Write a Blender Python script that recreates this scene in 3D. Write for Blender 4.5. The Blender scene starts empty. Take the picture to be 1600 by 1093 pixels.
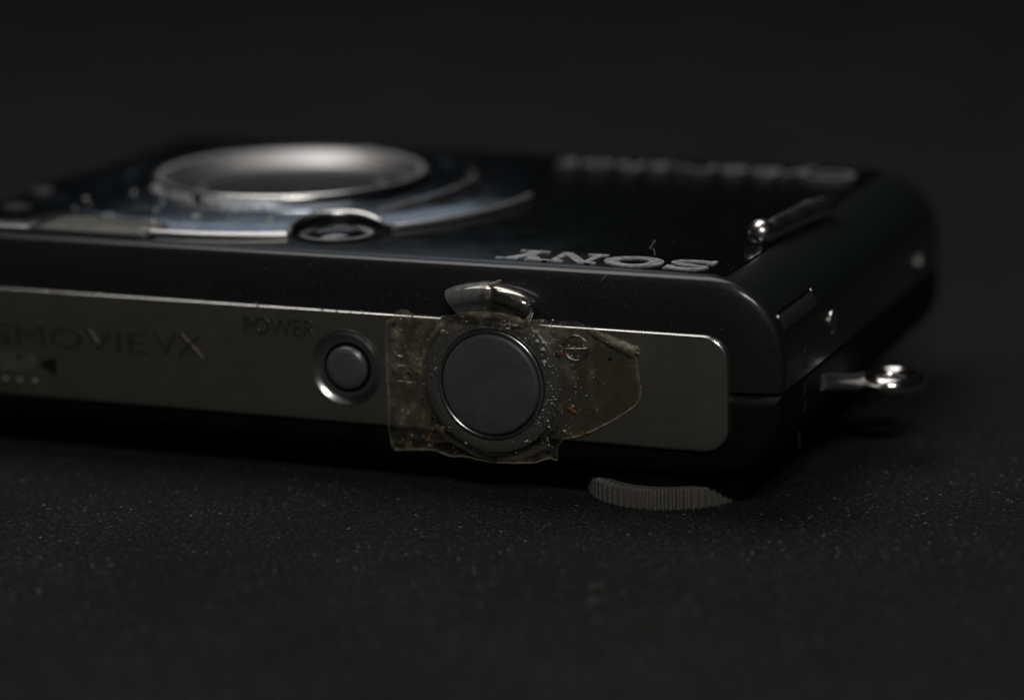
import bpy, bmesh, math, random
from mathutils import Vector, Matrix, noise
random.seed(11)
S = 0.001                                   # everything is authored in millimetres
C = bpy.context.scene.collection
sc = bpy.context.scene
pi, sin, cos, rad = math.pi, math.sin, math.cos, math.radians

# ------------------------------------------------------------------ camera
cam = bpy.data.cameras.new('view_camera')
cam.sensor_width = 36.0
cam.lens = 4724.6 / 1600 * 36.0
cam.clip_start = 0.01; cam.clip_end = 20
cam.dof.use_dof = True
cam.dof.focus_distance = 0.2675
cam.dof.aperture_fstop = 11.5
cam.dof.aperture_blades = 7
co = bpy.data.objects.new('view_camera', cam); C.objects.link(co)
Rv = Vector((0.92979345, 0.36751011, -0.02050512)); Fv = Vector((-0.3619587, 0.90278777, -0.23229324))
Uv = Rv.cross(Fv)
M = Matrix(((Rv.x, Uv.x, -Fv.x, 0.07250405), (Rv.y, Uv.y, -Fv.y, -0.24316234), (Rv.z, Uv.z, -Fv.z, 0.07647239), (0, 0, 0, 1)))
co.matrix_world = M
sc.camera = co

# ------------------------------------------------------------------ world, lamps, exposure
w = bpy.data.worlds.new('World'); sc.world = w; w.use_nodes = True
w.node_tree.nodes['Background'].inputs[0].default_value = (0.8, 0.9, 1.0, 1)
w.node_tree.nodes['Background'].inputs[1].default_value = 0.0035
sc.view_settings.view_transform = 'Standard'
sc.view_settings.look = 'None'
sc.view_settings.exposure = 0.0
sc.view_settings.gamma = 1.0
sc.cycles.sample_clamp_indirect = 4.0

def area(name, loc, target, sx, sy, watts, col):
    l = bpy.data.lights.new(name, 'AREA'); l.shape = 'RECTANGLE'; l.size = sx * S; l.size_y = sy * S
    l.energy = watts; l.color = col
    o = bpy.data.objects.new(name, l); C.objects.link(o)
    o.location = Vector(loc) * S
    d = (Vector(target) - Vector(loc)); o.rotation_euler = d.to_track_quat('-Z', 'Y').to_euler()
    return o
area('overhead_lamp', (-140, 55, 470), (-45, 15, 0), 420, 280, 0.97, (1.0, 0.965, 0.92))
area('rear_window_lamp', (-285, 490, 305), (-61, 30, 22), 230, 150, 0.050, (0.78, 0.88, 1.0))
area('desk_lamp_tube', (120, -380, 330), (-25, 0, 10), 60, 18, 0.30, (1.0, 0.97, 0.93))
area('desk_lamp_tube.001', (190, -350, 322), (-25, 0, 10), 60, 18, 0.30, (1.0, 0.97, 0.93))

# ------------------------------------------------------------------ materials
def nodes(name):
    m = bpy.data.materials.new(name); m.use_nodes = True
    nt = m.node_tree; return m, nt, nt.nodes, nt.links
def ramp(ns, stops):
    r = ns.new('ShaderNodeValToRGB'); e = r.color_ramp.elements
    e[0].position, e[0].color = stops[0][0], (*stops[0][1], 1)
    e[1].position, e[1].color = stops[-1][0], (*stops[-1][1], 1)
    for p, c in stops[1:-1]:
        n = e.new(p); n.color = (*c, 1)
    return r
def mat(name, col, rough=.4, metal=0.0, col2=None, nscale=800, ndetail=4, bump=0.0, bscale=4000, rvar=0.0, spec=.5, smudge=0.0, coat=0.0):
    m, nt, ns, ln = nodes(name); b = ns['Principled BSDF']
    b.inputs['Roughness'].default_value = rough; b.inputs['Metallic'].default_value = metal
    b.inputs['Base Color'].default_value = (*col, 1); b.inputs['Specular IOR Level'].default_value = spec
    b.inputs['Coat Weight'].default_value = coat
    tc = ns.new('ShaderNodeTexCoord')
    if col2:
        n = ns.new('ShaderNodeTexNoise'); n.inputs['Scale'].default_value = nscale; n.inputs['Detail'].default_value = ndetail
        ln.new(tc.outputs['Object'], n.inputs['Vector'])
        r = ramp(ns, [(.35, col), (.68, col2)]); ln.new(n.outputs['Fac'], r.inputs[0]); ln.new(r.outputs[0], b.inputs['Base Color'])
    if rvar:
        n = ns.new('ShaderNodeTexNoise'); n.inputs['Scale'].default_value = 260; n.inputs['Detail'].default_value = 6; n.inputs['Roughness'].default_value = .7
        ln.new(tc.outputs['Object'], n.inputs['Vector'])
        mr = ns.new('ShaderNodeMapRange'); mr.inputs[1].default_value = .3; mr.inputs[2].default_value = .7
        mr.inputs[3].default_value = max(.03, rough - rvar); mr.inputs[4].default_value = rough + rvar
        ln.new(n.outputs['Fac'], mr.inputs[0]); ln.new(mr.outputs[0], b.inputs['Roughness'])
    if bump:
        n = ns.new('ShaderNodeTexNoise'); n.inputs['Scale'].default_value = bscale; n.inputs['Detail'].default_value = 3
        ln.new(tc.outputs['Object'], n.inputs['Vector'])
        bp = ns.new('ShaderNodeBump'); bp.inputs['Strength'].default_value = bump; bp.inputs['Distance'].default_value = 0.00004
        ln.new(n.outputs['Fac'], bp.inputs['Height']); ln.new(bp.outputs[0], b.inputs['Normal'])
    return m

PAINT = mat('black_metallic_paint', (.004, .0055, .0055), .42, 0, (.025, .029, .029), 12000, 2, .6, 12000, .05, .22, coat=.8)
PAINT.node_tree.nodes['Principled BSDF'].inputs['Coat Roughness'].default_value = .16
GLOSS = mat('gloss_black_front', (.0025, .003, .003), .16, 0, (.0045, .005, .005), 3000, 3, .04, 2500, .05, .35)
BACKM = mat('matte_black_plastic', (.003, .003, .003), .5, 0, (.005, .005, .005), 6000, 3, .25, 8000, .06, .25)
PLATE = mat('satin_top_plate', (.325, .32, .27), .33, .88, (.395, .388, .33), 5000, 4, .12, 9000, .06)
CHROME = mat('chrome', (.84, .82, .81), .13, 1.0, None, rvar=.05)
DULLCH = mat('dull_chrome', (.42, .41, .40), .30, 1.0, (.55, .54, .52), 1800, 3, .1, 5000, .08)
BUTTON = mat('button_satin', (.10, .10, .113), .46, .30, (.125, .125, .138), 700, 6, .15, 9000, .10)
DARKM = mat('dark_ring_metal', (.16, .162, .175), .30, .55, (.23, .235, .25), 3500, 4, .15, 5000, .08)
BLUEM = mat('lens_surround_metal', (.20, .23, .27), .14, 1.0, (.36, .39, .43), 420, 6, .10, 900, .07)
TROUGH = mat('lens_ring_black', (.010, .011, .012), .30, 0, (.018, .018, .02), 3000, 3, .1, 5000)
BARREL = mat('lens_barrel_metal', (.52, .51, .52), .44, 1.0, (.58, .57, .57), 2400, 3, .05, 4000, .06)
GLASS = mat('dark_lens_glass', (.010, .011, .013), .08, 0, None, spec=.6)
SHUT = mat('lens_shutter_blade', (.020, .020, .020), .5, 0, (.042, .042, .042), 700, 5, spec=.06)
FLASHM = mat('frosted_flash_cover', (.13, .125, .108), .30, 0, (.20, .192, .168), 900, 3, .3, 1500, .1)
PRINTW = mat('white_print', (.82, .82, .80), .45, 0, (.60, .60, .60), 2500, 3)
LETTER = mat('silver_letter', (.90, .92, .94), .28, .45, (.36, .365, .37), 1500, 5, .5, 2500, .12)
GREYLET = mat('grey_letter', (.27, .27, .27), .45, .3)
ENGR = mat('engraved_fill', (.235, .228, .185), .26, .9)
INK = mat('dark_ink', (.012, .012, .011), .5, .2)
ICONM = mat('pale_icon', (.13, .13, .115), .5, .5, (.19, .185, .165), 1500, 3)
RUBBER = mat('knurled_dial_plastic', (.12, .117, .105), .5, 0, (.16, .156, .145), 4000, 3, .3, 6000)
SEAM = mat('seam_black', (.003, .003, .003), .8, 0, spec=.1)
FLAP = mat('jack_flap_rubber', (.020, .021, .022), .55, 0, (.028, .029, .03), 5000, 3, .2, 7000)
ORANGE = mat('orange_grime', (.20, .075, .02), .6, 0, (.12, .05, .02), 3000, 3)
YELLOW = mat('yellow_grime', (.26, .21, .09), .6, 0, (.16, .13, .07), 3000, 3)
WHITE = mat('white_grit', (.85, .85, .80), .35, 0, (.55, .55, .50), 4000, 3)
LINT = mat('pale_lint', (.22, .21, .19), .7)
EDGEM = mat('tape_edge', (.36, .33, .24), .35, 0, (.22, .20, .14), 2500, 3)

def tape_material(name, tint=(.33, .305, .215), gain=1.0):
    m, nt, ns, ln = nodes(name); out = ns['Material Output']; b = ns['Principled BSDF']
    tc = ns.new('ShaderNodeTexCoord')
    n = ns.new('ShaderNodeTexNoise'); n.inputs['Scale'].default_value = 900; n.inputs['Detail'].default_value = 8; n.inputs['Roughness'].default_value = .68
    n2 = ns.new('ShaderNodeTexNoise'); n2.inputs['Scale'].default_value = 320; n2.inputs['Detail'].default_value = 4
    for q in (n, n2): ln.new(tc.outputs['Object'], q.inputs['Vector'])
    r = ramp(ns, [(.38, tuple(c * .45 for c in tint)), (.55, tint), (.72, tuple(min(1, c * 1.9) for c in tint))])
    ln.new(n.outputs['Fac'], r.inputs[0]); ln.new(r.outputs[0], b.inputs['Base Color'])
    b.inputs['Roughness'].default_value = .38
    bp = ns.new('ShaderNodeBump'); bp.inputs['Strength'].default_value = .6; bp.inputs['Distance'].default_value = .00022
    ln.new(n.outputs['Fac'], bp.inputs['Height']); ln.new(bp.outputs[0], b.inputs['Normal'])
    gl = ns.new('ShaderNodeBsdfGlossy'); gl.inputs['Roughness'].default_value = .10; ln.new(bp.outputs[0], gl.inputs['Normal'])
    tr = ns.new('ShaderNodeBsdfTransparent'); tr.inputs[0].default_value = (.93, .92, .86, 1)
    lw = ns.new('ShaderNodeFresnel'); lw.inputs['IOR'].default_value = 1.45
    film = ns.new('ShaderNodeMixShader'); ln.new(lw.outputs[0], film.inputs[0]); ln.new(tr.outputs[0], film.inputs[1]); ln.new(gl.outputs[0], film.inputs[2])
    at = ns.new('ShaderNodeAttribute'); at.attribute_name = 'dirt'
    mul = ns.new('ShaderNodeMath'); mul.operation = 'MULTIPLY'
    r2 = ramp(ns, [(.36, (.35,) * 3), (.66, (1.35,) * 3)]); ln.new(n2.outputs['Fac'], r2.inputs[0])
    ln.new(at.outputs['Fac'], mul.inputs[0]); ln.new(r2.outputs[0], mul.inputs[1])
    m2 = ns.new('ShaderNodeMath'); m2.operation = 'MULTIPLY'; m2.use_clamp = True
    r3 = ramp(ns, [(.3, (.5,) * 3), (.7, (1.3,) * 3)]); ln.new(n.outputs['Fac'], r3.inputs[0])
    ln.new(mul.outputs[0], m2.inputs[0]); ln.new(r3.outputs[0], m2.inputs[1])
    mx = ns.new('ShaderNodeMixShader'); ln.new(m2.outputs[0], mx.inputs[0]); ln.new(film.outputs[0], mx.inputs[1]); ln.new(b.outputs[0], mx.inputs[2])
    ln.new(mx.outputs[0], out.inputs['Surface'])
    return m
TAPE = tape_material('dirty_clear_tape')

def ground_material():
    m, nt, ns, ln = nodes('black_fibre_cloth'); b = ns['Principled BSDF']
    tc = ns.new('ShaderNodeTexCoord')
    n = ns.new('ShaderNodeTexNoise'); n.inputs['Scale'].default_value = 2600; n.inputs['Detail'].default_value = 6; n.inputs['Roughness'].default_value = .75
    big = ns.new('ShaderNodeTexNoise'); big.inputs['Scale'].default_value = 42; big.inputs['Detail'].default_value = 5
    v = ns.new('ShaderNodeTexVoronoi'); v.inputs['Scale'].default_value = 2300
    g = ns.new('ShaderNodeTexVoronoi'); g.inputs['Scale'].default_value = 5200; ln.new(tc.outputs['Object'], g.inputs['Vector'])
    gs = ns.new('ShaderNodeSeparateColor'); ln.new(g.outputs['Color'], gs.inputs[0])
    gr = ramp(ns, [(.0, (.35, .35, .35)), (.6, (.7, .7, .7)), (.86, (1.3, 1.3, 1.3)), (1.0, (4.2, 4.2, 4.4))]); ln.new(gs.outputs[0], gr.inputs[0])
    for q in (n, big, v): ln.new(tc.outputs['Object'], q.inputs['Vector'])
    r = ramp(ns, [(.36, (.003, .003, .003)), (.52, (.0120, .0117, .0115)), (.72, (.055, .0535, .052))]); ln.new(n.outputs['Fac'], r.inputs[0])
    rb = ramp(ns, [(.3, (.62, .62, .62)), (.7, (1.24, 1.23, 1.21))]); ln.new(big.outputs['Fac'], rb.inputs[0])
    mu = ns.new('ShaderNodeMixRGB'); mu.blend_type = 'MULTIPLY'; mu.inputs[0].default_value = 1
    ln.new(r.outputs[0], mu.inputs[1]); ln.new(rb.outputs[0], mu.inputs[2])
    mg_ = ns.new('ShaderNodeMixRGB'); mg_.blend_type = 'MULTIPLY'; mg_.inputs[0].default_value = 1
    ln.new(mu.outputs[0], mg_.inputs[1]); ln.new(gr.outputs[0], mg_.inputs[2]); mu = mg_
    # sparse pale fibres: random cells
    sep = ns.new('ShaderNodeSeparateColor'); ln.new(v.outputs['Color'], sep.inputs[0])
    rs = ramp(ns, [(.965, (0, 0, 0)), (.995, (1, 1, 1))]); ln.new(sep.outputs[0], rs.inputs[0])
    rd = ramp(ns, [(.18, (1, 1, 1)), (.38, (0, 0, 0))]); ln.new(v.outputs['Distance'], rd.inputs[0])
    mm = ns.new('ShaderNodeMath'); mm.operation = 'MULTIPLY'; ln.new(rs.outputs[0], mm.inputs[0]); ln.new(rd.outputs[0], mm.inputs[1])
    ad = ns.new('ShaderNodeMixRGB'); ad.blend_type = 'MIX'; ad.inputs[2].default_value = (.26, .26, .27, 1)
    ln.new(mm.outputs[0], ad.inputs[0]); ln.new(mu.outputs[0], ad.inputs[1]); ln.new(ad.outputs[0], b.inputs['Base Color'])
    b.inputs['Roughness'].default_value = .85; b.inputs['Specular IOR Level'].default_value = .15
    b.inputs['Sheen Weight'].default_value = .02
    bp = ns.new('ShaderNodeBump'); bp.inputs['Strength'].default_value = .8; bp.inputs['Distance'].default_value = .0002
    ln.new(n.outputs['Fac'], bp.inputs['Height']); ln.new(bp.outputs[0], b.inputs['Normal'])
    return m
CLOTH = ground_material()
BARRELD = mat('smoked_plastic', (.03, .03, .03), .35, 0)
WALLM = mat('barrel_wall_metal', (.13, .145, .17), .24, 1.0, (.24, .26, .29), 600, 3, .03, 4000, .05)
FILM = mat('frosted_film', (.20, .20, .198), .26, 0, (.27, .27, .267), 1200, 3, .15, 3000, .06)
FILM.node_tree.nodes['Principled BSDF'].inputs['Alpha'].default_value = .55
RIM2 = mat('satin_rim', (.85, .84, .84), .40, 1.0, (.7, .7, .7), 2500, 3)
RIM = mat('polished_rim', (.80, .79, .78), .24, 1.0, None, rvar=.06)

# ------------------------------------------------------------------ mesh helpers (mm in, metres out)
ORIGIN = {}
def mk(name, V, F, material, parent=None, smooth=40, attr=None):
    V = [Vector(v) for v in V]
    lo = Vector([min(v[i] for v in V) for i in range(3)]); hi = Vector([max(v[i] for v in V) for i in range(3)])
    c = (lo + hi) / 2
    me = bpy.data.meshes.new(name)
    me.from_pydata([((v - c) * S)[:] for v in V], [], [list(f) for f in F]); me.update()
    if attr:
        a = me.attributes.new('dirt', 'FLOAT', 'POINT')
        for i, x in enumerate(attr): a.data[i].value = x
    bm = bmesh.new(); bm.from_mesh(me); bmesh.ops.recalc_face_normals(bm, faces=bm.faces); bm.to_mesh(me); bm.free()
    for p in me.polygons: p.use_smooth = smooth is not None
    if smooth is not None: me.set_sharp_from_angle(angle=rad(smooth))
    if material: me.materials.append(material)
    o = bpy.data.objects.new(name, me); C.objects.link(o)
    if parent is not None:
        o.parent = parent; o.location = (c - ORIGIN[parent.name]) * S
    else: o.location = c * S
    ORIGIN[o.name] = c
    return o
def empty(name, loc):
    o = bpy.data.objects.new(name, None); C.objects.link(o); o.location = Vector(loc) * S; o.empty_display_size = .01
    ORIGIN[o.name] = Vector(loc); return o
def tag(o, label=None, cat=None, kind=None, group=None):
    if label: o['label'] = label
    if cat: o['category'] = cat
    if kind: o['kind'] = kind
    if group: o['group'] = group
    return o
def grid_faces(n, m, closed_m=True):
    F = []
    for i in range(n - 1):
        for j in range(m if closed_m else m - 1):
            k = (j + 1) % m; F.append((i * m + j, i * m + k, (i + 1) * m + k, (i + 1) * m + j))
    return F
def rrect(x0, x1, z0, z1, rs, d=0.0, n=8):
    """rounded rectangle, radii (top right, top left, bottom left, bottom right), inset by d"""
    x0 += d; x1 -= d; z0 += d; z1 -= d; P = []
    for (cx, cz, sx, sz, a0), r in zip(((x1, z1, -1, -1, 0), (x0, z1, 1, -1, 90), (x0, z0, 1, 1, 180), (x1, z0, -1, 1, 270)), rs):
        r = max(.05, r - d); ox, oz = cx + sx * r, cz + sz * r
        for k in range(n + 1):
            a = rad(a0 + 90 * k / n); P.append((ox + r * cos(a), oz + r * sin(a)))
    return P
def slab(name, x0, x1, z0, z1, rs, ya, yb, fil, material, parent, n=8, fn=4, both=True, smooth=40, edge=None):
    """rounded slab in XZ, from y=ya (near) to yb, filleted at ya (and yb)"""
    rings = [(ya + fil * (1 - cos(rad(90 * k / fn))), fil * (1 - sin(rad(90 * k / fn)))) for k in range(fn + 1)]
    if both: rings += [(yb - fil * (1 - cos(rad(90 * k / fn))), fil * (1 - sin(rad(90 * k / fn)))) for k in range(fn, -1, -1)]
    else: rings.append((yb, 0))
    V = []; m = None
    for y, d in rings:
        P = rrect(x0, x1, z0, z1, rs, d, n); m = len(P); V += [(x, y, z) for x, z in P]
    F = grid_faces(len(rings), m); F.append(tuple(range(m))); F.append(tuple(range((len(rings) - 1) * m, len(rings) * m)))
    o = mk(name, V, F, material, parent, smooth)
    if edge:
        o.data.materials.append(edge)
        for p in o.data.polygons:
            if p.index < fn * m: p.material_index = 1
    return o
def slabz(name, x0, x1, y0, y1, rs, za, zb, fil, material, parent, n=5, fn=3):
    """rounded slab in XY, from zb up to za with fillet at the top za"""
    rings = [(za - fil * (1 - cos(rad(90 * k / fn))), fil * (1 - sin(rad(90 * k / fn)))) for k in range(fn + 1)] + [(zb, 0)]
    V = []; m = 0
    for z, d in rings:
        P = rrect(x0, x1, y0, y1, rs, d, n); m = len(P); V += [(x, y, z) for x, y in P]
    F = grid_faces(len(rings), m); F.append(tuple(range(m))); F.append(tuple(range((len(rings) - 1) * m, len(rings) * m)))
    return mk(name, V, F, material, parent)
def lathe(name, prof, cen, axis, n, material, parent, cap0=False, cap1=False, smooth=35):
    """prof: (r, h); axis 'z': h along +Z; axis 'y': h along -Y"""
    V = []
    for r, h in prof:
        for k in range(n):
            a = 2 * pi * k / n
            V.append((cen[0] + r * cos(a), cen[1] + r * sin(a), cen[2] + h) if axis == 'z' else (cen[0] + r * cos(a), cen[1] - h, cen[2] + r * sin(a)))
    F = grid_faces(len(prof), n)
    if cap0: F.append(tuple(range(n)))
    if cap1: F.append(tuple(range((len(prof) - 1) * n, len(prof) * n)))
    return mk(name, V, F, material, parent, smooth)
def tube_geo(pts, r, n=8, closed=False, base=0):
    pts = [Vector(p) for p in pts]; V = []; N = len(pts); rr = r if isinstance(r, (list, tuple)) else [r] * N
    up = Vector((0.31, 0.2, 0.93)).normalized()
    for i, p in enumerate(pts):
        a = pts[i - 1] if (i > 0 or closed) else p; b = pts[(i + 1) % N] if (i < N - 1 or closed) else p
        t = (b - a).normalized(); u = t.cross(up)
        if u.length < 1e-3: u = t.cross(Vector((1, 0, 0)))
        u.normalize(); v = t.cross(u)
        for k in range(n):
            th = 2 * pi * k / n; V.append(p + (u * cos(th) + v * sin(th)) * rr[i])
    F = [tuple(base + x for x in f) for f in grid_faces(N, n)]
    if closed: F += [(base + (N - 1) * n + j, base + (N - 1) * n + (j + 1) % n, base + (j + 1) % n, base + j) for j in range(n)]
    else: F += [tuple(base + k for k in range(n)), tuple(base + (N - 1) * n + k for k in range(n))]
    return V, F
def tube(name, pts, r, material, parent, n=10, closed=False):
    V, F = tube_geo(pts, r, n, closed); return mk(name, V, F, material, parent, 60)
def tubes(name, plist, r, material, parent, n=6):
    V, F = [], []
    for pts in plist:
        v, f = tube_geo(pts, r, n, False, len(V)); V += v; F += f
    return mk(name, V, F, material, parent, 60)
def smooth_path(P, k=8):
    P = [Vector(p) for p in P]; out = []
    for i in range(len(P) - 1):
        p0, p1, p2, p3 = P[max(i - 1, 0)], P[i], P[i + 1], P[min(i + 2, len(P) - 1)]
        for j in range(k):
            t = j / k
            out.append(.5 * ((2 * p1) + (p2 - p0) * t + (2 * p0 - 5 * p1 + 4 * p2 - p3) * t * t + (3 * p1 - p0 - 3 * p2 + p3) * t ** 3))
    out.append(P[-1]); return out
def text_geo(txt, size, extrude, bevel=0.0):
    """built-in font to mesh, in mm, local x right, y up, z out; returned as verts, faces"""
    cu = bpy.data.curves.new('t', 'FONT'); cu.body = txt; cu.size = size; cu.extrude = extrude; cu.bevel_depth = bevel; cu.bevel_resolution = 1
    cu.resolution_u = 4
    o = bpy.data.objects.new('t', cu); C.objects.link(o)
    dg = bpy.context.evaluated_depsgraph_get(); me = bpy.data.meshes.new_from_object(o.evaluated_get(dg))
    V = [Vector(v.co) for v in me.vertices]; F = [tuple(p.vertices) for p in me.polygons]
    bpy.data.objects.remove(o); bpy.data.meshes.remove(me); bpy.data.curves.remove(cu)
    return V, F

def specks(name, pts, sizes, material, parent, label=None, seed=0):
    rnd = random.Random(seed); V, F = [], []
    for p, s in zip(pts, sizes):
        b = len(V); q = [(1, 0, 0), (-1, 0, 0), (0, 1, 0), (0, -1, 0), (0, 0, 1), (0, 0, -1)]
        e = Matrix.Rotation(rnd.uniform(0, 6.28), 3, Vector((rnd.uniform(-1, 1), rnd.uniform(-1, 1), rnd.uniform(-1, 1))).normalized())
        sc3 = Vector((s * rnd.uniform(.6, 1.5), s * rnd.uniform(.5, 1.1), s * rnd.uniform(.5, 1.0)))
        V += [Vector(p) + e @ Vector((c[0] * sc3.x, c[1] * sc3.y, c[2] * sc3.z)) for c in q]
        F += [tuple(b + i for i in f) for f in ((0, 2, 4), (2, 1, 4), (1, 3, 4), (3, 0, 4), (2, 0, 5), (1, 2, 5), (3, 1, 5), (0, 3, 5))]
    o = mk(name, V, F, material, parent, None); tag(o, label, None, 'stuff'); return o

# ------------------------------------------------------------------ the setting
def cloth():
    n = 2; V = []; F = []
    xs = [-2600, -900, -400, -220, -120, -60, 0, 60, 120, 220, 400, 900, 2600]
    for y in xs:
        for x in xs: V.append((x - 30, y + 20, 0))
    m = len(xs); F = grid_faces(m, m, False)
    o = mk('ground', V, F, CLOTH, None, None)
    tag(o, 'black felt-like cloth under the camera', 'cloth', 'structure')
cloth()

# ------------------------------------------------------------------ the camera body
ZT = 21.42
cam_root = empty('compact_camera', (-44.5, 28.5, 0))
tag(cam_root, 'black compact camera lying on its back with its lens facing up', 'camera')
L, W = -90.0, 57.0
def front_shell():
    """shell whose near face is crowned towards the front edge; the bottom edge stays straight"""
    rings = [(0.0, 4.6), (.02, 4.1)]
    for k in range(1, 9):
        d = 4.1 - 3.78 * k / 8; rings.append((.02 + .66 * (k / 8) ** 1.8, d))
    y0, d0 = rings[-1]
    rings += [(y0 + .10, .22), (y0 + .24, .10), (y0 + .42, .02), (y0 + .7, 0.0)]
    rings += [(W - 1 + 1 * sin(rad(a)), 1 - cos(rad(a))) for a in (0, 22, 45, 67, 90)]
    V = []; m = 0
    for y, d in rings:
        P = []
        x0, x1, z0, z1 = L + d, -d, 11.53, ZT - d
        for (cx, cz, sx, sz, a0, r) in ((x1, z1, -1, -1, 0, max(1.2, 7 - d)), (x0, z1, 1, -1, 90, max(1.2, 7 - d)), (x0, z0, 1, 1, 180, .2), (x1, z0, -1, 1, 270, .2)):
            for k in range(17):
                a = rad(a0 + 90 * k / 16); P.append((cx + sx * r + r * cos(a), cz + sz * r + r * sin(a)))
        m = len(P); V += [(x, y, z) for x, z in P]
    F = grid_faces(len(rings), m) + [tuple(range(m)), tuple(range((len(rings) - 1) * m, len(rings) * m))]
    return mk('front_shell', V, F, PAINT, cam_root, 50)
front = front_shell()
back = slab('back_shell', L, 0, 3.7, 11.47, (.25, .25, 6.0, 6.0), 0.05, W, 1.2, BACKM, cam_root, 12, 5)
slab('seam_gasket', L + 1.6, -1.6, 10.5, 12.5, (.2,) * 4, 1.7, W - 1.7, .2, SEAM, cam_root, 3, 2)
# the glossy inlay of the front face, a hair above the shell
slabz('front_panel', -86, -5.6, 1.5, W - 1.5, (1.2,) * 4, ZT + .03, ZT - .5, .03, GLOSS, cam_root)
slabz('rear_screen', -74, -27, 7, 46, (2,) * 4, 3.9, 0.02, .2, GLASS, cam_root)

# top plate with its lettering
PY = -.45
plate = slab('top_plate', -85, -4.72, 6.02, 16.5, (2.3, 2.3, 2.3, 2.3), PY, .6, .26, PLATE, cam_root, 8, 4, False, 40, RIM)
PC = (-41.12, 0, 11.2)
def drill(o, cen, r):
    c = lathe('cutter', [(r, -3), (r, 3)], cen, 'y', 72, None, None, True, True)
    md = o.modifiers.new('hole', 'BOOLEAN'); md.operation = 'DIFFERENCE'; md.object = c; md.solver = 'EXACT'
    dg = bpy.context.evaluated_depsgraph_get(); dg.update(); me = bpy.data.meshes.new_from_object(o.evaluated_get(dg))
    old = o.data; o.modifiers.clear(); o.data = me; bpy.data.meshes.remove(old); me.name = o.name
    for p in me.polygons: p.use_smooth = not (abs(p.normal.y) > .999 and p.area > 1e-5)
    me.set_sharp_from_angle(angle=rad(30))
    cm = c.data; bpy.data.objects.remove(c); bpy.data.meshes.remove(cm)
drill(plate, PC, 3.5)
def word(name, txt, x0, x1, z0, z1, h, material, parent):
    V, F = text_geo(txt, 1, .02)
    a = min(v.x for v in V); b = max(v.x for v in V); c = min(v.y for v in V); d = max(v.y for v in V)
    out = []
    for v in V:
        out.append((x0 + (v.x - a) / (b - a) * (x1 - x0), PY - h * (v.z / .04 + .5), z0 + (v.y - c) / (d - c) * (z1 - z0)))
    return mk(name, out, F, material, parent, 30)
word('power_lettering', 'POWER', -51.3, -44.1, 13.85, 15.45, .08, ENGR, plate)
word('movie_lettering', 'MPEGMOVIE', -88.0, -61.6, 11.15, 13.1, .07, ENGR, plate)
word('movie_lettering', 'VX', -60.7, -55.7, 11.15, 13.3, .07, ENGR, plate)
# movie camera icon and small marks below it
def prism(name, pts, y0, y1, material, parent, smooth=30):
    n = len(pts); V = [(x, y0, z) for x, z in pts] + [(x, y1, z) for x, z in pts]
    F = [tuple(range(n)), tuple(range(n, 2 * n))] + [(i, (i + 1) % n, n + (i + 1) % n, n + i) for i in range(n)]
    return mk(name, V, F, material, parent, smooth)
prism('movie_icon', rrect(-79.2, -73.6, 8.5, 10.2, (.84,) * 4, 0, 6), PY - .09, PY + .05, ICONM, plate)
prism('movie_icon_lens', [(-73.0, 9.1), (-71.4, 8.4), (-71.4, 10.1), (-73.0, 9.6)], PY - .07, PY + .05, INK, plate)
prism('movie_icon_dot', [(-75.35 + .3 * cos(a * .7), 9.9 + .25 * sin(a * .7)) for a in range(9)], PY - .12, PY - .05, INK, plate)
for q, x in enumerate((-77.2, -75.7, -74.0)):
    lathe('icon_stud', [(.42, 0), (.40, .12), (.28, .2)], (x, PY, 7.45), 'y', 12, PLATE, plate, True, True)

# power button: a dish sunk into a raised collar, with a domed button
lathe('power_collar', [(3.62, .43), (3.60, .48), (3.52, .50), (3.44, .47), (3.28, .35), (3.12, .22), (2.95, .12), (2.7, .08), (2.3, .07), (2.1, .07)], PC, 'y', 72, RIM, cam_root)
lathe('power_button', [(2.0, .05), (2.0, .38), (1.93, .50), (1.76, .62), (1.55, .70), (1.35, .73), (.8, .74)], PC, 'y', 56, DARKM, cam_root, False, True)
lathe('power_gap', [(2.35, .095), (1.9, .095)], PC, 'y', 40, SEAM, cam_root)

# shutter button with its zoom ring and zoom lever
SC = (-26.55, 0, 10.95)
ring = lathe('zoom_ring', [(6.40, .2), (6.40, .95), (6.28, 1.15), (6.0, 1.27), (5.35, 1.30), (5.12, 1.24), (5.02, 1.1), (4.98, .5)], SC, 'y', 96, DARKM, cam_root)
lathe('shutter_gap', [(5.05, .6), (4.5, .6)], SC, 'y', 64, SEAM, cam_root)
lathe('shutter_bezel', [(4.88 + .17 * cos(rad(a)), 1.38 + .17 * sin(rad(a))) for a in range(-40, 230, 20)], SC, 'y', 96, RIM, cam_root, smooth=80)
lathe('shutter_button', [(4.60, .55), (4.60, 1.46), (4.52, 1.58), (4.40, 1.66), (4.25, 1.70), (2.2, 1.72)], SC, 'y', 96, BUTTON, cam_root, False, True)
def lever():
    prof = [(6.1, .35), (6.1, 1.55), (7.0, 1.62), (7.45, 1.70)] + [(8.38 + .88 * sin(rad(t)), 1.85 + .88 * cos(rad(t))) for t in range(-90, 101, 15)] + [(9.1, .7), (8.8, .35)]
    V = []; m = len(prof); A = [-24.5 + 2 * i for i in range(29)]
    for i, a in enumerate(A):
        e = min(i, len(A) - 1 - i); sh = {0: .55, 1: .2, 2: .06}.get(e, 0)
        for r, h in prof:
            rr = r - sh * (1.0 if r > 7 else 0); hh = h - sh * .8 * (1 if h > .6 else 0)
            V.append((SC[0] + rr * sin(rad(a)), -hh, SC[2] + rr * cos(rad(a))))
    F = grid_faces(len(A), m); F += [tuple(range(m)), tuple(range((len(A) - 1) * m, len(A) * m))]
    return mk('zoom_lever', V, F, CHROME, cam_root, 50)
lever()
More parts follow.
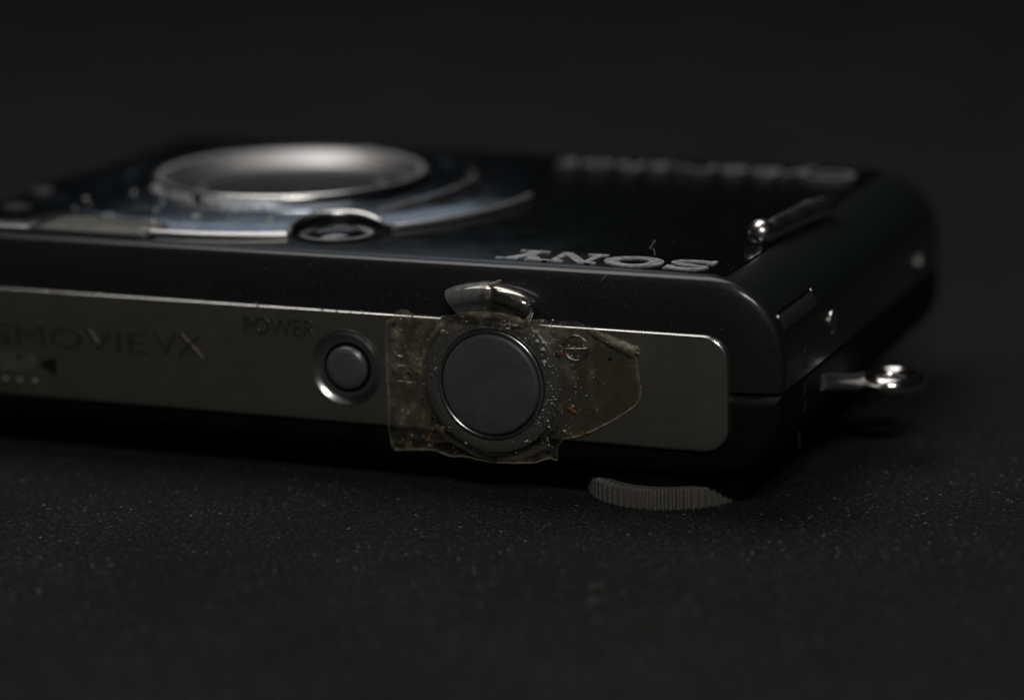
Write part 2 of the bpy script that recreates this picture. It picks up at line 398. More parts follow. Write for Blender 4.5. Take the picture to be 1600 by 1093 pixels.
# magnifier and wide-angle marks beside the ring
mg = [(-18.72 + 1.12 * cos(2 * pi * k / 28), PY - .05, 14.6 + 1.12 * sin(2 * pi * k / 28)) for k in range(28)]
tube('magnifier_mark', mg, .10, DULLCH, plate, 8, True)
tubes('magnifier_cross', [[(-19.7, PY - .04, 14.5), (-17.75, PY - .04, 14.62)], [(-18.75, PY - .04, 13.65), (-18.68, PY - .04, 15.5)]], .08, DULLCH, plate)
tubes('wide_angle_mark', [[(-35.6 + .9 * cos(rad(a)), PY - .04, 13.6 + .9 * sin(rad(a))) for a in range(200, 330, 10)],
                          [(-36, PY - .04, 10.4), (-34.1, PY - .04, 10.3)], [(-35.4, PY - .04, 10.5), (-34.6, PY - .04, 11.9), (-34.0, PY - .04, 10.5)],
                          [(-36, PY - .04, 11.9), (-35.2, PY - .04, 11.8)]], .07, DULLCH, plate)

# ------------------------------------------------------------------ front face: lens, viewfinder, flash, grip, lettering
LC = (-61.0, 30.0, ZT)
NC = Vector((-45.7, 9.1))                      # centre of the round viewfinder notch
NR = 4.8
def sm0(a, b, x):
    t = max(0, min(1, (x - a) / (b - a))); return t * t * (3 - 2 * t)
def polar_ring(name, prof, material, parent, n=220, cut=True):
    """lens ring with the round notch cut away: cells inside the notch are dropped and edge vertices moved onto it"""
    V = []; inside = []
    for r, h in prof:
        for k in range(n):
            a = 2 * pi * k / n; p = Vector((LC[0] + r * cos(a), LC[1] + r * sin(a))); d = (p - NC)
            ins = cut and d.length < NR; V.append([p.x, p.y, LC[2] + h]); inside.append(ins)
    F = []; used = set()
    for f in grid_faces(len(prof), n):
        c = sum(inside[i] for i in f)
        if c == 4: continue
        F.append(f)
        if c:
            for i in f:
                if inside[i]: used.add(i)
    for i in used:
        p = Vector(V[i][:2]); d = (p - NC).normalized() * NR; V[i][0] = NC.x + d.x; V[i][1] = NC.y + d.y
    ids = sorted({i for f in F for i in f}); mp = {i: k for k, i in enumerate(ids)}
    return mk(name, [V[i] for i in ids], [tuple(mp[i] for i in f) for f in F], material, parent, 35)
def sub(prof, k=3):
    out = []
    for a, b in zip(prof[:-1], prof[1:]):
        for j in range(k): t = j / k; out.append((a[0] + (b[0] - a[0]) * t, a[1] + (b[1] - a[1]) * t))
    out.append(prof[-1]); return out
lens = polar_ring('lens_surround', sub([(25.9, .0), (25.4, .12), (22.0, .62), (18.0, .97), (13.6, 1.18)], 5), BLUEM, cam_root)
rimpts = []
for k in range(0, 361):
    a = rad(-90 + 180 * 0 + k); p = Vector((LC[0] + 25.8 * cos(a), LC[1] + 25.8 * sin(a)))
    rimpts.append(p)
seg = [p for p in rimpts]
# chrome rim of the lens surround, open at the viewfinder notch
start = next(i for i in range(360) if (seg[i] - NC).length < NR + .1 and (seg[i + 1] - NC).length >= NR + .1)
order = [seg[(start + 1 + i) % 360] for i in range(360)]
order = [p for p in order if (p - NC).length >= NR + .1]
def rim_arc(d0, d1, r0, r1):
    n = 40; A = [rad(d0 + (d1 - d0) * k / n) for k in range(n + 1)]
    P = [(LC[0] + 25.8 * cos(a), LC[1] + 25.8 * sin(a), ZT + .22) for a in A]
    tube('chrome_rim', P, [r0 + (r1 - r0) * (k / n) ** 2 for k in range(n + 1)], RIM2, lens, 8)
nd0 = math.degrees(math.atan2(order[-1].y - LC[1], order[-1].x - LC[0])); nd1 = math.degrees(math.atan2(order[0].y - LC[1], order[0].x - LC[0]))
rim_arc(-97, nd0, .42, .45); rim_arc(nd1, 3, .45, .30)
a0 = math.atan2(order[-1].y - NC.y, order[-1].x - NC.x); a1 = math.atan2(order[0].y - NC.y, order[0].x - NC.x)
if a1 > a0: a1 -= 2 * pi
arc = []
for k in range(41):
    a = a0 + (a1 - a0) * k / 40; p = Vector((NC.x + NR * cos(a), NC.y + NR * sin(a)))
    d = (p - Vector(LC[:2])).length; h = .25 + .95 * sm0(26.2, 21.0, d)
    arc.append((p.x, p.y, ZT + h))
tube('notch_rim', arc, .36, RIM, lens, 8)
mk('notch_wall', [(x, y, z - .1) for x, y, z in arc] + [(x, y, ZT - .05) for x, y, z in arc], grid_faces(2, len(arc), False), TROUGH, lens)
vf = lathe('viewfinder_well', [(4.75, -.1), (4.6, .06), (4.2, .1), (3.4, .06), (3.2, .10)], (NC.x, NC.y, ZT), 'z', 48, SEAM, cam_root, False, True)
lathe('viewfinder_glass', [(2.9, .1), (2.7, .38), (2.1, .66), (1.2, .85), (.4, .9)], (NC.x - .2, NC.y - .4, ZT), 'z', 32, GLASS, vf, False, True)
lathe('viewfinder_frame', [(3.5, .05), (3.5, .3), (3.2, .38), (2.95, .3), (2.9, .1)], (NC.x - .2, NC.y - .4, ZT), 'z', 40, DULLCH, vf)
lathe('accent_ring', [(18.2, .92), (18.15, 1.05), (18.0, 1.1), (17.75, 1.08), (17.6, .95)], LC, 'z', 160, BLUEM, lens)
BC = (-60.4, 29.3, ZT)
barrel = lathe('lens_barrel', [(13.45, 1.97), (13.1, 1.9), (11.75, .45), (11.6, .3)], BC, 'z', 160, BARREL, lens)
lathe('barrel_rim', [(14.05, 1.70), (14.0, 1.86), (13.85, 1.98), (13.65, 2.03), (13.44, 1.98)], BC, 'z', 160, RIM, lens)
wall = lathe('barrel_wall', [(14.75, .9), (14.65, 1.0), (14.0, 1.73)], BC, 'z', 160, WALLM, lens)
cover = lathe('lens_cover', [(11.8, .38), (5, .40)], BC, 'z', 96, SHUT, lens, False, True)
lathe('inner_ring', [(9.7, .36), (9.6, .48), (9.3, .54), (9.0, .50), (8.9, .36)], BC, 'z', 120, DARKM, lens)
lathe('lens_blade', [(8.9, .42), (7.0, .52), (5.2, .60), (3.0, .66), (1.0, .68)], BC, 'z', 96, SHUT, lens, False, True, 60)
def ridge():  # added raised arc, shaped to stand in for a reflection on the surround
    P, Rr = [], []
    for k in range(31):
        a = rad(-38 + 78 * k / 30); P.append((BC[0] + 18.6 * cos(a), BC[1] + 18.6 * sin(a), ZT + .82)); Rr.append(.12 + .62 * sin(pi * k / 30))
    tube('reflection_arc', P, Rr, DULLCH, lens, 10)
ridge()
# lens name on the ring, tops of the letters towards the rim, read from the far side
def wall_text(name, txt, size, a_mid, material, parent):
    V, F = text_geo(txt, size, .02); a = min(v.x for v in V); b = max(v.x for v in V); hi = max(v.y for v in V); out = []
    for v in V:
        t = .06 + .86 * v.y / hi                          # 0 at the barrel's edge, 1 at its foot
        r = 14.02 + .64 * t + .02 + v.z; z = 1.72 - .74 * t + v.z
        th = a_mid - (v.x - (a + b) / 2) / 14.3
        out.append((BC[0] + r * cos(th), BC[1] + r * sin(th), BC[2] + z))
    mk(name, out, F, material, parent, None)
wall_text('lens_lettering', 'Carl Zeiss  Vario-Tessar', 1.7, rad(-108), PRINTW, wall)

rs = random.Random(77); sp = []
for k in range(70):
    a = rad(rs.gauss(-100, 20)); r = rs.uniform(14.8, 23.5)
    p_ = Vector((BC[0] + r * cos(a), BC[1] + r * sin(a)))
    if (p_ - NC).length > NR + .4: sp.append((p_.x, p_.y, ZT + .62 + (22 - r) * .085))
specks('dust', sp, [.05 + .26 * rs.random() ** 3 for _ in sp], WHITE, lens, None, 13)  # white dust flecks, added to stand in for broken highlights around the lens
# flash window
fl = slabz('flash_housing', -77.6, -62.2, 2.2, 10.2, (1.2,) * 4, ZT + .42, ZT - .3, .25, TROUGH, cam_root)
slabz('flash_window', -74.6, -63.0, 2.6, 8.6, (.8,) * 4, ZT + .58, ZT + .2, .2, FLASHM, fl)
slabz('flash_trim', -86.0, -75.4, 2.4, 5.2, (.5,) * 4, ZT + .50, ZT + .1, .2, DULLCH, fl)
lathe('self_timer_lamp', [(1.3, 0), (1.3, .25), (1.0, .4), (.5, .45)], (-84.6, 21.0, ZT), 'z', 24, BARRELD, cam_root, False, True)
lathe('microphone_hole', [(1.4, 0), (1.4, .18), (1.1, .25), (.6, .12)], (-82.9, 13.0, ZT), 'z', 24, BARRELD, cam_root, False, True)

# grip bar with a rounded end
gp = smooth_path([(-6.7, 16.2, ZT + .55), (-6.3, 18.5, ZT + .9), (-5.8, 24, ZT + .85), (-5.4, 28.5, ZT + .8), (-5.1, 32.0, ZT + .3)], 6)
grip = tube('grip_bar', gp, [.95 + .28 * (i / (len(gp) - 1)) for i in range(len(gp))], RIM, cam_root, 16)
def ball(name, c, r, material, parent, n=20):
    V = []; F = []
    rings = [(r * sin(pi * i / n), -r * cos(pi * i / n)) for i in range(1, n)]
    return lathe(name, rings, c, 'z', 24, material, parent, True, True, 80)
ball('grip_tip', (-6.8, 16.3, ZT + .95), 1.3, RIM, grip)

# slab-serif letters, each a part; u to the reader's right (-X), v up (-Y)
LX, LY, LH = -7.6, 6.85, 3.95
def letter_prisms(polys, u0, wd, k0):
    V, F = [], []
    for i, poly in enumerate(polys):
        top = ZT + .15 + .006 * i; b = len(V); n = len(poly)
        for zz in (top, ZT - .1):
            for u, v in poly: V.append((LX - (u0 + u * wd), LY - v * LH, zz))
        F.append(tuple(range(b, b + n))); F.append(tuple(range(b + n, b + 2 * n)))
        F += [(b + i2, b + (i2 + 1) % n, b + n + (i2 + 1) % n, b + n + i2) for i2 in range(n)]
    return mk('letter', V, F, LETTER, cam_root, 30)
def quad_strip(path, th):
    """thick stroke as quads"""
    out = []
    pts = [Vector(p) for p in path]
    L_, R_ = [], []
    for i, p in enumerate(pts):
        t = (pts[min(i + 1, len(pts) - 1)] - pts[max(i - 1, 0)]).normalized(); n = Vector((-t.y, t.x)); h = th[i] if isinstance(th, list) else th
        L_.append(p + n * h / 2); R_.append(p - n * h / 2)
    return [tuple(v) for v in L_] + [tuple(v) for v in reversed(R_)]
def ell(cx, cy, rx, ry, a0, a1, n): return [(cx + rx * cos(rad(a0 + (a1 - a0) * i / n)), cy + ry * sin(rad(a0 + (a1 - a0) * i / n))) for i in range(n + 1)]
s_path = [(.86, .74), (.78, .86), (.62, .92), (.42, .92), (.24, .86), (.16, .74), (.22, .62), (.42, .55), (.60, .49), (.78, .41), (.85, .28), (.78, .14), (.60, .08), (.40, .08), (.22, .14), (.13, .27)]
s_path = [tuple(v[:2]) for v in smooth_path([(x, y, 0) for x, y in s_path], 3)]
letter_prisms([quad_strip(s_path, .19), [(.78, .66), (.93, .66), (.93, 1.0), (.84, 1.0)], [(.06, 0), (.16, 0), (.22, .34), (.06, .34)]], 0, 4.5, 0)
o_out = ell(.5, .5, .5, .52, 0, 360, 40)[:-1]; o_in = ell(.5, .5, .25, .32, 0, 360, 40)[:-1]
def letter_o(u0, wd):
    n = 40; V = []; F = []
    for zz in (ZT + .16, ZT - .1):
        for ringp in (o_out, o_in):
            V += [(LX - (u0 + u * wd), LY - v * LH, zz) for u, v in ringp]
    for i in range(n):
        j = (i + 1) % n
        F += [(i, j, n + j, n + i), (2 * n + i, 2 * n + j, 3 * n + j, 3 * n + i), (i, j, 2 * n + j, 2 * n + i), (n + i, n + j, 3 * n + j, 3 * n + i)]
    return mk('letter', V, F, LETTER, cam_root, 30)
letter_o(4.75, 5.5)
letter_prisms([[(.12, .1), (.26, .1), (.26, .9), (.12, .9)], [(.74, .1), (.88, .1), (.88, .9), (.74, .9)], [(.10, 1.0), (.34, 1.0), (.90, 0), (.70, 0)],
               [(0, 0), (.38, 0), (.38, .12), (0, .12)], [(0, .88), (.2, .88), (.2, 1), (0, 1)], [(.62, .88), (1, .88), (1, 1), (.62, 1)]], 10.5, 5.0, 0)
letter_prisms([[(.38, .05), (.62, .05), (.62, .5), (.38, .5)], [(.10, .95), (.36, .95), (.60, .45), (.40, .42)], [(.66, .95), (.88, .95), (.62, .42), (.44, .42)],
               [(.22, 0), (.78, 0), (.78, .12), (.22, .12)], [(0, .88), (.44, .88), (.44, 1), (0, 1)], [(.58, .88), (1, .88), (1, 1), (.58, 1)]], 15.0, 5.0, 0)
# far lettering along the camera's bottom edge
V, F = text_geo('Cyber-shot', 1, .02)
a = min(v.x for v in V); b = max(v.x for v in V); c = min(v.y for v in V); d = max(v.y for v in V)
mk('series_lettering', [(-7.4 - (v.x - a) / (b - a) * 32.3, 54.2 - (v.y - c) / (d - c) * 5.6, ZT + .12 + v.z * 4) for v in V], F, GREYLET, cam_root, None)

# ------------------------------------------------------------------ right end: jack flap, screws, marks, strap lug
def flap():
    V = []; F = []
    def sx(z, o): # outward point of the rounded corner at height z
        cz, cx = ZT - 7.0, -7.0; dz = max(0, z - cz); return cx + math.sqrt(max(0, 49 - dz * dz)) + o
    zs = [16.7 + i * .28 for i in range(6)]
    for y in (2.2, 2.45, 12.3, 12.55):
        o = .16 if 2.3 < y < 12.4 else -.05
        for i, z in enumerate(zs): V.append((sx(z, o if 0 < i < 5 else -.05), y, z))
    F = grid_faces(4, 6, False)
    return mk('jack_flap', V, F, FLAP, cam_root, 30)
flap()
tubes('jack_flap_edge', [[(-1.22, 2.4, 18.25), (-1.22, 12.4, 18.25)]], .13, SEAM, cam_root)
ball('flap_hinge', (-1.0, 2.2, 17.9), .26, DULLCH, cam_root, 8)
ball('flap_hinge', (-1.1, 12.7, 18.1), .2, DULLCH, cam_root, 8)
def xscrew(y, z, r):
    pr = [(r, -.2), (r, .14), (r * .85, .24), (r * .4, .2)]; n = 24; V = []
    for rr, h in pr:
        for k in range(n): V.append((h, y + rr * cos(2 * pi * k / n), z + rr * sin(2 * pi * k / n)))
    F = grid_faces(len(pr), n); F.append(tuple(range((len(pr) - 1) * n, len(pr) * n)))
    return mk('side_screw', V, F, DULLCH, cam_root)
xscrew(15.9, 14.6, 1.15); xscrew(49.0, 13.2, 1.15)
# engraved strokes on the end face
marks = []
for z, dy, dz in ((13.9, .45, .75), (13.2, .5, .45), (12.6, .5, .45), (10.7, .25, .3), (10.2, .4, .5), (9.3, .25, .35), (8.6, .45, .5)):
    marks.append([(.02, 7.0 - dy, z - dz / 2), (.02, 7.0 + dy, z + dz / 2)])
tubes('engraved_mark', marks, .045, FLAP, cam_root, 5)
oval = [(.02, 5.3 + .55 * cos(t) - .35 * sin(t), 6.2 + 1.0 * sin(t)) for t in [2 * pi * k / 20 for k in range(20)]]
mk('jack_cover_notch', oval + [(.09, 5.3 + (y - 5.3) * .8, 6.2 + (z - 6.2) * .8) for x, y, z in oval], grid_faces(2, 20) + [tuple(range(20, 40))], FLAP, cam_root)
lug = tube('strap_lug', [(3.1 + 2.45 * cos(2 * pi * k / 40), 25 + 2.45 * sin(2 * pi * k / 40), 7.1) for k in range(40)], .92, CHROME, cam_root, 14, True)
tube('lug_post', smooth_path([(-.3, 12.6, 9.7), (.15, 15, 9.2), (.3, 19, 8.2), (.4, 22.4, 7.4), (.8, 24, 7.2)], 5), .85, RIM2, lug, 12)

# ------------------------------------------------------------------ mode dial under the back
def dial():
    T = 66; V = []; cx, cy, r = -13.0, 7.7, 7.35; prof = []
    for k in range(T * 4):
        q = k % 4; prof.append((r if q in (0, 1) else r - .34, 2 * pi * (k + (.0 if q in (0, 2) else .2)) / (T * 4)))
    m = len(prof)
    for z, d in ((0.02, .1), (.12, .02), (.2, 0), (1.8, 0), (1.95, .3)):
        for rr, a in prof: V.append((cx + (rr - d) * cos(a), cy + (rr - d) * sin(a), z))
    F = grid_faces(5, m) + [tuple(range(m)), tuple(range(4 * m, 5 * m))]
    o = mk('mode_dial', V, F, RUBBER, cam_root, 25)
    lathe('dial_neck', [(6.2, 1.7), (6.2, 3.9)], (cx, cy, 0), 'z', 40, SEAM, o)
    return o
dial()

# dust and hairs on the shell
rd = random.Random(5)
pts = [(rd.uniform(-60, -4), -.02, rd.uniform(17.0, 20.8)) for _ in range(150)] + [(rd.uniform(-34, -2), rd.uniform(.2, 30), ZT + .04) for _ in range(46)] + [(rd.uniform(-80, -5), PY, rd.uniform(6.2, 16.3)) for _ in range(40)]
specks('dust', pts, [rd.uniform(.02, .055) for _ in pts], LINT, cam_root, None, 3)
tube('hair', smooth_path([(-14.2, 8.0, ZT + .1), (-14.6, 8.8, ZT + .5), (-15.2, 9.5, ZT + .4), (-15.0, 10.4, ZT + .9), (-15.5, 11.0, ZT + .7)], 5), .035, LINT, cam_root, 5)
tube('hair', smooth_path([(-16.4, -.05, 20.6), (-16.2, -.2, 20.9), (-15.9, -.1, 21.3)], 4), .035, LINT, cam_root, 5)
pts = []
while len(pts) < 26:
    x, z = SC[0] + rd.uniform(-4.4, 4.4), SC[2] + rd.uniform(-4.4, 4.4)
    if math.hypot(x - SC[0], z - SC[2]) < 4.3: pts.append((x, -1.71, z))
specks('dust', pts, [rd.uniform(.012, .035) for _ in pts], LINT, cam_root, None, 9)
pts = [(x + rd.uniform(-.2, .2), PY + .05, 16.5 + rd.uniform(-.05, .12)) for x in (-71.2, -66, -62, -58.2, -50, -43.5, -42.8, -41.8, -40.5, -39.5, -38.4, -46)]
specks('grime', pts, [rd.uniform(.06, .18) for _ in pts], YELLOW, cam_root, None, 4)

# ------------------------------------------------------------------ the tape
OUT = [(-36.85, 15.95), (-36.3, 16.35), (-35.9, 16.95), (-34.8, 17.05), (-34.2, 16.7), (-33, 16.72), (-31.6, 16.75), (-30.4, 17.1), (-29.0, 17.5), (-26.5, 17.8), (-24.0, 17.6), (-22.2, 17.25), (-20.5, 17.0),
       (-18.6, 17.05), (-17.0, 16.5), (-15.2, 15.95), (-12.85, 15.2), (-12.95, 14.3), (-12.8, 13), (-12.65, 11.7), (-12.75, 10.6), (-13.2, 9.9), (-14.2, 9.1), (-15.5, 8.2), (-17.0, 7.35), (-18.2, 6.75), (-19.2, 6.45),
       (-20.2, 5.9), (-20.7, 5.0), (-20.8, 4.15), (-21.6, 4.2), (-23, 3.75), (-25.1, 3.5), (-27.5, 3.45), (-29.5, 3.7), (-31.3, 3.68), (-32.6, 4.05), (-34.4, 4.0), (-35.6, 3.9), (-36.9, 3.95), (-37.0, 6), (-36.95, 9), (-37.05, 12)]
OUT = [(v.x, v.y) for v in smooth_path([(x, z, 0) for x, z in OUT + [OUT[0]]], 4)][:-1]
OUT = [(x + .07 * noise.noise(Vector((x * 1.7, z * 1.7, 4))), z + .07 * noise.noise(Vector((x * 1.7, z * 1.7, 9)))) for x, z in OUT]
def inpoly(x, z):
    c = False; n = len(OUT)
    for i in range(n):
        (x1, z1), (x2, z2) = OUT[i], OUT[(i + 1) % n]
        if (z1 > z) != (z2 > z) and x < (x2 - x1) * (z - z1) / (z2 - z1) + x1: c = not c
    return c
def near_edge(x, z):
    best = (1e9, None); n = len(OUT); p = Vector((x, z))
    for i in range(n):
        a = Vector(OUT[i]); b = Vector(OUT[(i + 1) % n]); ab = b - a; t = max(0, min(1, (p - a).dot(ab) / max(ab.length_squared, 1e-9))); q = a + ab * t; d = (p - q).length
        if d < best[0]: best = (d, q)
    return best
def sm(a, b, x):
    t = max(0, min(1, (x - a) / (b - a))); return t * t * (3 - 2 * t)
def tape_y(x, z):
    r = math.hypot(x - SC[0], z - SC[2])
    h = .58 + (1.40 - .58) * (1 - sm(6.45, 7.5, r))
    if z > 16.0: # pushed out by the zoom lever
        h = max(h, .58 + 1.6 * sm(15.6, 17.2, z) * (1 - sm(3.4, 5.4, abs(x - SC[0] - .2))))
    if z < 6.0: h -= .46 * (1 - sm(4.6, 6.0, z)) * sm(6.0, 7.5, r)
    h += .18 * noise.noise(Vector((x * .55, z * .55, 1))) * sm(6.2, 7.5, r) + .10 * noise.noise(Vector((x * 1.8, z * 1.2, 7))) * (.4 + .6 * sm(6.2, 7.0, r)) + .05 * noise.noise(Vector((x * 4.5, z * 3.5, 2)))
    return -max(h, .52 if z > 5.9 else .1)
TR = 5.10
def tape():
    st = .2; x0, z0 = -37.6, 3.0; nx, nz = 128, 76; ok = {}
    for i in range(nx):
        for j in range(nz):
            x, z = x0 + i * st, z0 + j * st
            ok[i, j] = inpoly(x, z) and math.hypot(x - SC[0], z - SC[2]) > TR
    V, idx, dirt, F = [], {}, [], []
    def vert(i, j):
        if (i, j) in idx: return idx[i, j]
        x, z = x0 + i * st, z0 + j * st
        if not ok[i, j]:
            r = math.hypot(x - SC[0], z - SC[2])
            if r <= TR: x, z = SC[0] + (x - SC[0]) / r * TR, SC[2] + (z - SC[2]) / r * TR
            else: q = near_edge(x, z)[1]; x, z = q.x, q.y
        d = near_edge(x, z)[0]
        r = math.hypot(x - SC[0], z - SC[2])
        f = .07 + .85 * (1 - sm(0, .35, d)) * .35
        f += .62 * sm(14.2, 16.6, z) * (1 - sm(-15.5, -12.5, x))          # grime along the upper edge
        f += .17 * (1 - sm(-36.2, -32.0, x)) * sm(4, 8, z) + .06 * (1 - sm(-34, -31, x))
        f += .05 * (1 - sm(4.0, 7.2, z)) * (1 - sm(-21, -18, x))
        f += .30 * math.exp(-((x + 17.25 - .9 * sm(10.5, 8, z)) / .28) ** 2) * sm(8, 9.5, z) * (1 - sm(12.8, 14, z)) * (2.2)
        f *= .30 + .70 * sm(6.2, 6.9, r)
        f += .5 * sm(-13.7, -12.9, x) * sm(11, 12.5, z)
        if x > -18.5 and z < 14.5: f *= .45
        f *= .45 + 1.7 * max(0, .8 * noise.noise(Vector((x * .8, z * .8, 3))) + .5 * noise.noise(Vector((x * 2.1, z * 2.1, 8))) + .30)
        idx[i, j] = len(V); V.append((x, tape_y(x, z), z)); dirt.append(max(0, min(.95, f))); return idx[i, j]
    for i in range(nx - 1):
        for j in range(nz - 1):
            q = ((i, j), (i + 1, j), (i + 1, j + 1), (i, j + 1))
            if sum(ok[k] for k in q) >= 2: F.append(tuple(vert(*k) for k in q))
    o = mk('film', V, F, TAPE, tape_root, 180, dirt); return o
tape_root = empty('adhesive_tape', (-25, -.3, 4))
tag(tape_root, 'torn dirty clear tape stuck over the shutter button and zoom lever', 'tape')
tape()
def along(pts, off=.06): return [(x, tape_y(x, z) - off, z) for x, z in pts]
# torn edges; paler tubes stand in for their highlight line
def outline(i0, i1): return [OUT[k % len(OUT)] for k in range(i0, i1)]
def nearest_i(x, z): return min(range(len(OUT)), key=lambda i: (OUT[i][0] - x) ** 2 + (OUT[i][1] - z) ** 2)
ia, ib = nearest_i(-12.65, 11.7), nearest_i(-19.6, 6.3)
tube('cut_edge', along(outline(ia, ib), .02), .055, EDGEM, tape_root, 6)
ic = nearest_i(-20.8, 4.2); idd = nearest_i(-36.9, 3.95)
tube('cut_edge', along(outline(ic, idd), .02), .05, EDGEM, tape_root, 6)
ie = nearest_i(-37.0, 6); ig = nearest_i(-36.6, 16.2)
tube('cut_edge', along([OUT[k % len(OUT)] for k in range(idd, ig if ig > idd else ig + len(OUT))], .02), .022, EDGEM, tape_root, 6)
# the folded-over flap at the upper right
def ribbon(name, path, wid, lift, material, dirtv, seed=0):
    V, F, D = [], [], []; m = 7; n = len(path)
    for i, (x, z) in enumerate(path):
        nx_, nz_ = path[min(i + 1, n - 1)][0] - path[max(i - 1, 0)][0], path[min(i + 1, n - 1)][1] - path[max(i - 1, 0)][1]
        l = math.hypot(nx_, nz_); px, pz = nz_ / l, -nx_ / l; t = i / (n - 1)
        wv = wid[0] + (wid[1] - wid[0]) * t
        for j in range(m):
            s = j / (m - 1); xx, zz = x + px * wv * s, z + pz * wv * s
            yy = tape_y(x, z) - .05 - lift * sin(pi * min(1, .15 + s * .85)) * (.6 + .6 * t) - .07 * noise.noise(Vector((xx * 2, zz * 2, seed)))
            V.append((xx, yy, zz)); D.append(dirtv * (.65 + .5 * noise.noise(Vector((xx * 3, zz * 3, seed + 3)))) )
    F = grid_faces(n, m, False)
    return mk(name, V, F, material, tape_root, 180, D)
fp = [(v.x, v.y) for v in smooth_path([(-17.4, 16.75, 0), (-16.4, 16.35, 0), (-15.0, 15.85, 0), (-13.8, 15.5, 0), (-12.75, 15.25, 0)], 6)]
ribbon('folded_flap', fp, (.55, 1.35), .55, TAPE, .95, 2)
tube('flap_crease', along([(x + .25, z - .62) for x, z in fp[8:-1]], .42), [.05 + .05 * abs(sin(k * 1.7)) for k in range(len(fp[8:-1]))], EDGEM, tape_root, 6)
fp = [(v.x, v.y) for v in smooth_path([(-12.85, 15.0, 0), (-12.95, 14.0, 0), (-12.8, 12.8, 0), (-12.66, 11.4, 0), (-12.8, 10.4, 0)], 6)]
ribbon('folded_flap', fp, (.55, .22), .12, TAPE, .85, 5)
# film wrapped over the zoom lever: a dull strip on the left and a twisted band in the middle
def wrap(name, a0, a1, off, material, dirtv, n=18, taper=0.0):
    prof = [(6.5, 1.78), (7.1, 2.0)] + [(8.38 + .94 * sin(rad(t)), 1.85 + .94 * cos(rad(t))) for t in range(-55, 101, 14)] + [(9.2, .8)]
    V, D = [], []; m = len(prof)
    for i in range(n + 1):
        a = a0 + (a1 - a0) * i / n
        for r, h in prof:
            wob = .05 * noise.noise(Vector((a * .25, r * 2.2, h * 2)))
            V.append((SC[0] + (r + off + wob) * sin(rad(a)), -(h + off + wob), SC[2] + (r + off + wob) * cos(rad(a)))); D.append((max(dirtv, .22) if r < 7.4 else dirtv) * (.8 + .5 * noise.noise(Vector((a * .3, r, h)))))
    return mk(name, V, grid_faces(n + 1, m, False), material, tape_root, 180, D)
GREYT = tape_material('greyed_clear_film', (.46, .46, .45))
wrap('lever_film', -24, 1.5, .05, FILM, .72)
wrap('lever_band', -2, 5.5, .16, GREYT, .30, 8)
wrap('lever_film', 5.5, 29.5, .03, GREYT, .05)
tube('film_tail', smooth_path([(-26.0, -2.4, 20.2), (-25.6, -2.5, 20.35), (-25.2, -2.45, 20.6), (-24.9, -2.5, 20.75)], 4), [.22] * 6 + [.16] * 4 + [.10] * 3, EDGEM, tape_root, 6)
tube('film_strand', [(-21.6, -2.1, 18.5), (-21.0, -1.7, 17.95), (-20.2, -.9, 17.05)], .07, CHROME, tape_root, 6)
# crumbs and grit caught in the glue
def stuck(n, xs, zs, s, seed):
    r_ = random.Random(seed); P = []; Z = []
    while len(P) < n:
        x, z = r_.uniform(*xs), r_.uniform(*zs)
        if inpoly(x, z) and math.hypot(x - SC[0], z - SC[2]) > TR + .1:
            P.append((x, tape_y(x, z) - .02, z)); Z.append(s[0] + (s[1] - s[0]) * r_.random() ** 2.5)
    return P, Z
P1, Z1 = stuck(230, (-37, -12.7), (3.6, 17.4), (.02, .09), 1)
P2, Z2 = stuck(110, (-23.5, -18.2), (5, 17.2), (.02, .13), 2)
P3, Z3 = [], []
r3 = random.Random(31)
for k in range(90):
    a_ = rad(r3.uniform(-35, 80)); q_ = r3.uniform(5.15, 6.9); x_, z_ = SC[0] + q_ * cos(a_), SC[2] + q_ * sin(a_)
    P3.append((x_, tape_y(x_, z_) - .03, z_)); Z3.append(.02 + .11 * r3.random() ** 3)
specks('white_grit', P1 + P2 + P3, Z1 + Z2 + Z3, WHITE, tape_root, None, 6)
P1, Z1 = stuck(70, (-36.8, -29), (3.6, 17), (.03, .16), 3); P2, Z2 = stuck(40, (-24, -16.5), (5.5, 17.2), (.03, .17), 4)
specks('yellow_grit', P1 + P2, Z1 + Z2, YELLOW, tape_root, None, 7)
P1, Z1 = stuck(50, (-36.6, -29.5), (4, 14), (.03, .12), 8); P2, Z2 = stuck(14, (-21, -17), (6, 15), (.03, .10), 9)
specks('orange_grit', P1 + P2, Z1 + Z2, ORANGE, tape_root, None, 8)
def flake(x, z, a, b, ang, material):
    V = []; n = 9; r_ = random.Random(int(x * 100)); y = tape_y(x, z)
    for yy, k in ((-.15, .55), (-.09, .85), (.02, 1.0)):
        for i in range(n):
            t = 2 * pi * i / n; q = (1 + r_.uniform(-.42, .35)) * k; u, v = a * q * cos(t), b * q * sin(t)
            V.append((x + u * cos(ang) - v * sin(ang), y + yy, z + u * sin(ang) + v * cos(ang)))
    mk('flake', V, grid_faces(3, n) + [tuple(range(n))], material, tape_root, 50)
def clump(x, z, n, sx, sz, lo, hi, mats, seed):
    r_ = random.Random(seed)
    for k in range(n):
        flake(x + r_.gauss(0, sx), z + r_.gauss(0, sz), r_.uniform(lo, hi), r_.uniform(lo, hi) * .7, r_.uniform(0, 3), r_.choice(mats))
clump(-20.1, 14.1, 5, .16, .25, .14, .32, [ORANGE, ORANGE, YELLOW], 1)
flake(-19.35, 9.05, .42, .16, -.45, ORANGE); flake(-18.95, 8.8, .28, .15, -.2, ORANGE)
clump(-31.7, 6.9, 9, .45, .35, .10, .30, [ORANGE, ORANGE, YELLOW, INK], 2)
clump(-33.0, 4.95, 5, .12, .38, .10, .24, [ORANGE, ORANGE, YELLOW], 3)
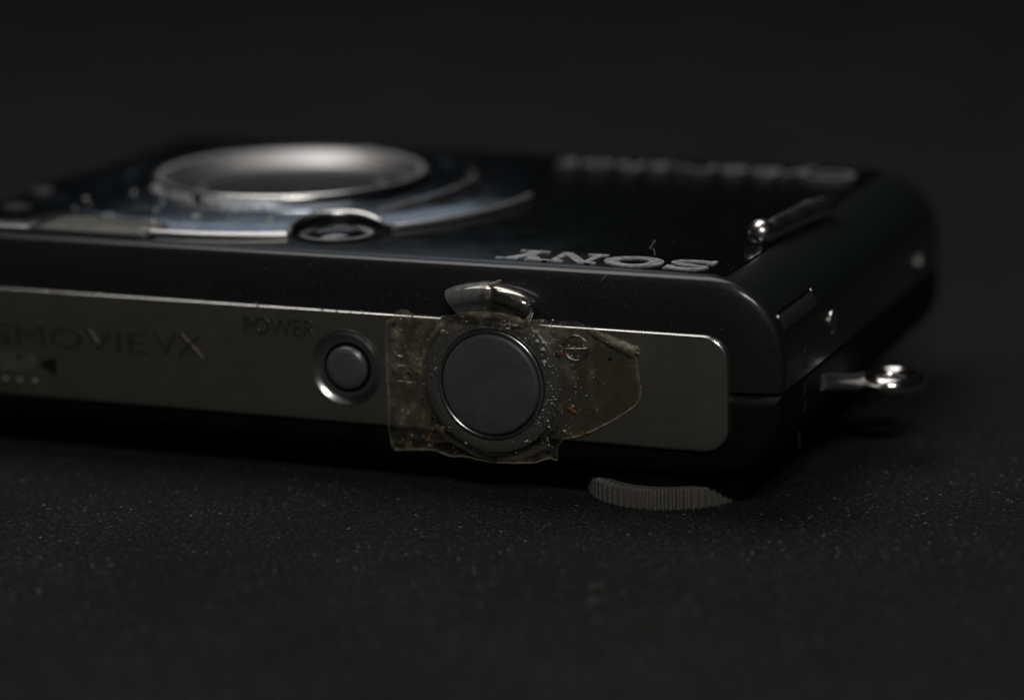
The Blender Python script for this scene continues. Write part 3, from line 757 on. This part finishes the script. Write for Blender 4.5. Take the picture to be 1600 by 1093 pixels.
clump(-34.0, 12.3, 6, .25, .5, .08, .24, [ORANGE, YELLOW, YELLOW], 4)
clump(-30.85, 15.5, 3, .2, .1, .10, .28, [YELLOW], 5); clump(-34.7, 11.5, 4, .4, .12, .08, .22, [YELLOW, ORANGE], 6)
clump(-17.9, 6.95, 4, .2, .15, .08, .25, [YELLOW, ORANGE], 7); clump(-24.7, 16.4, 5, .3, .15, .10, .24, [YELLOW, WHITE], 8)
clump(-21.6, 15.0, 9, .35, .8, .07, .22, [YELLOW, WHITE, WHITE], 9); clump(-19.2, 6.9, 5, .5, .2, .06, .16, [WHITE, YELLOW], 10)
flake(-36.2, 15.75, .22, .17, 0, INK); flake(-15.5, 13.95, .19, .12, .5, INK)

# ------------------------------------------------------------------ dust on the cloth
rd = random.Random(21); pts = []
while len(pts) < 1400:
    x, y = rd.uniform(-85, 45), rd.uniform(-62, 60)
    if -91 < x < 1 and -1 < y < 58: continue
    pts.append((x, y, rd.uniform(.02, .08)))
dust = specks('ground_dust', pts, [.016 + .05 * rd.random() ** 7 for _ in pts], LINT, None, 'tiny pale dust specks scattered over the black cloth', 12)
dust['category'] = 'dust'
fib = []
while len(fib) < 30:
    x, y = rd.uniform(-85, 40), rd.uniform(-45, 50)
    if -92 < x < 2 and -2 < y < 59: continue
    t = rd.uniform(0, 6.28); l_ = rd.uniform(.25, .9); b_ = rd.uniform(-.3, .3)
    fib.append([(x, y, .04), (x + l_ * cos(t), y + l_ * sin(t), .14), (x + 2 * l_ * cos(t + b_), y + 2 * l_ * sin(t + b_), .05)])
fo = tubes('cloth_fibre', fib, .014, LINT, None, 4); tag(fo, 'short stray grey fibres lying on the black cloth', 'fibre', 'stuff')
def curl(name, c, r, label, seed):
    r_ = random.Random(seed)
    p = smooth_path([(c[0] + r * cos(t) * r_.uniform(.6, 1.2), c[1] + r * sin(t) * r_.uniform(.6, 1.2), .12 + .25 * abs(sin(t * 1.3))) for t in [k * .9 for k in range(7)]], 5)
    o = tube(name, p, .03, LINT, None, 6); tag(o, label, 'lint')
curl('lint_curl', (-9.2, -22.1), .55, 'pale lint curl on the cloth in front of the dial', 1)
curl('lint_curl', (-8.2, -25.6), .45, 'smaller blurred lint curl nearest the viewer on the cloth', 2)
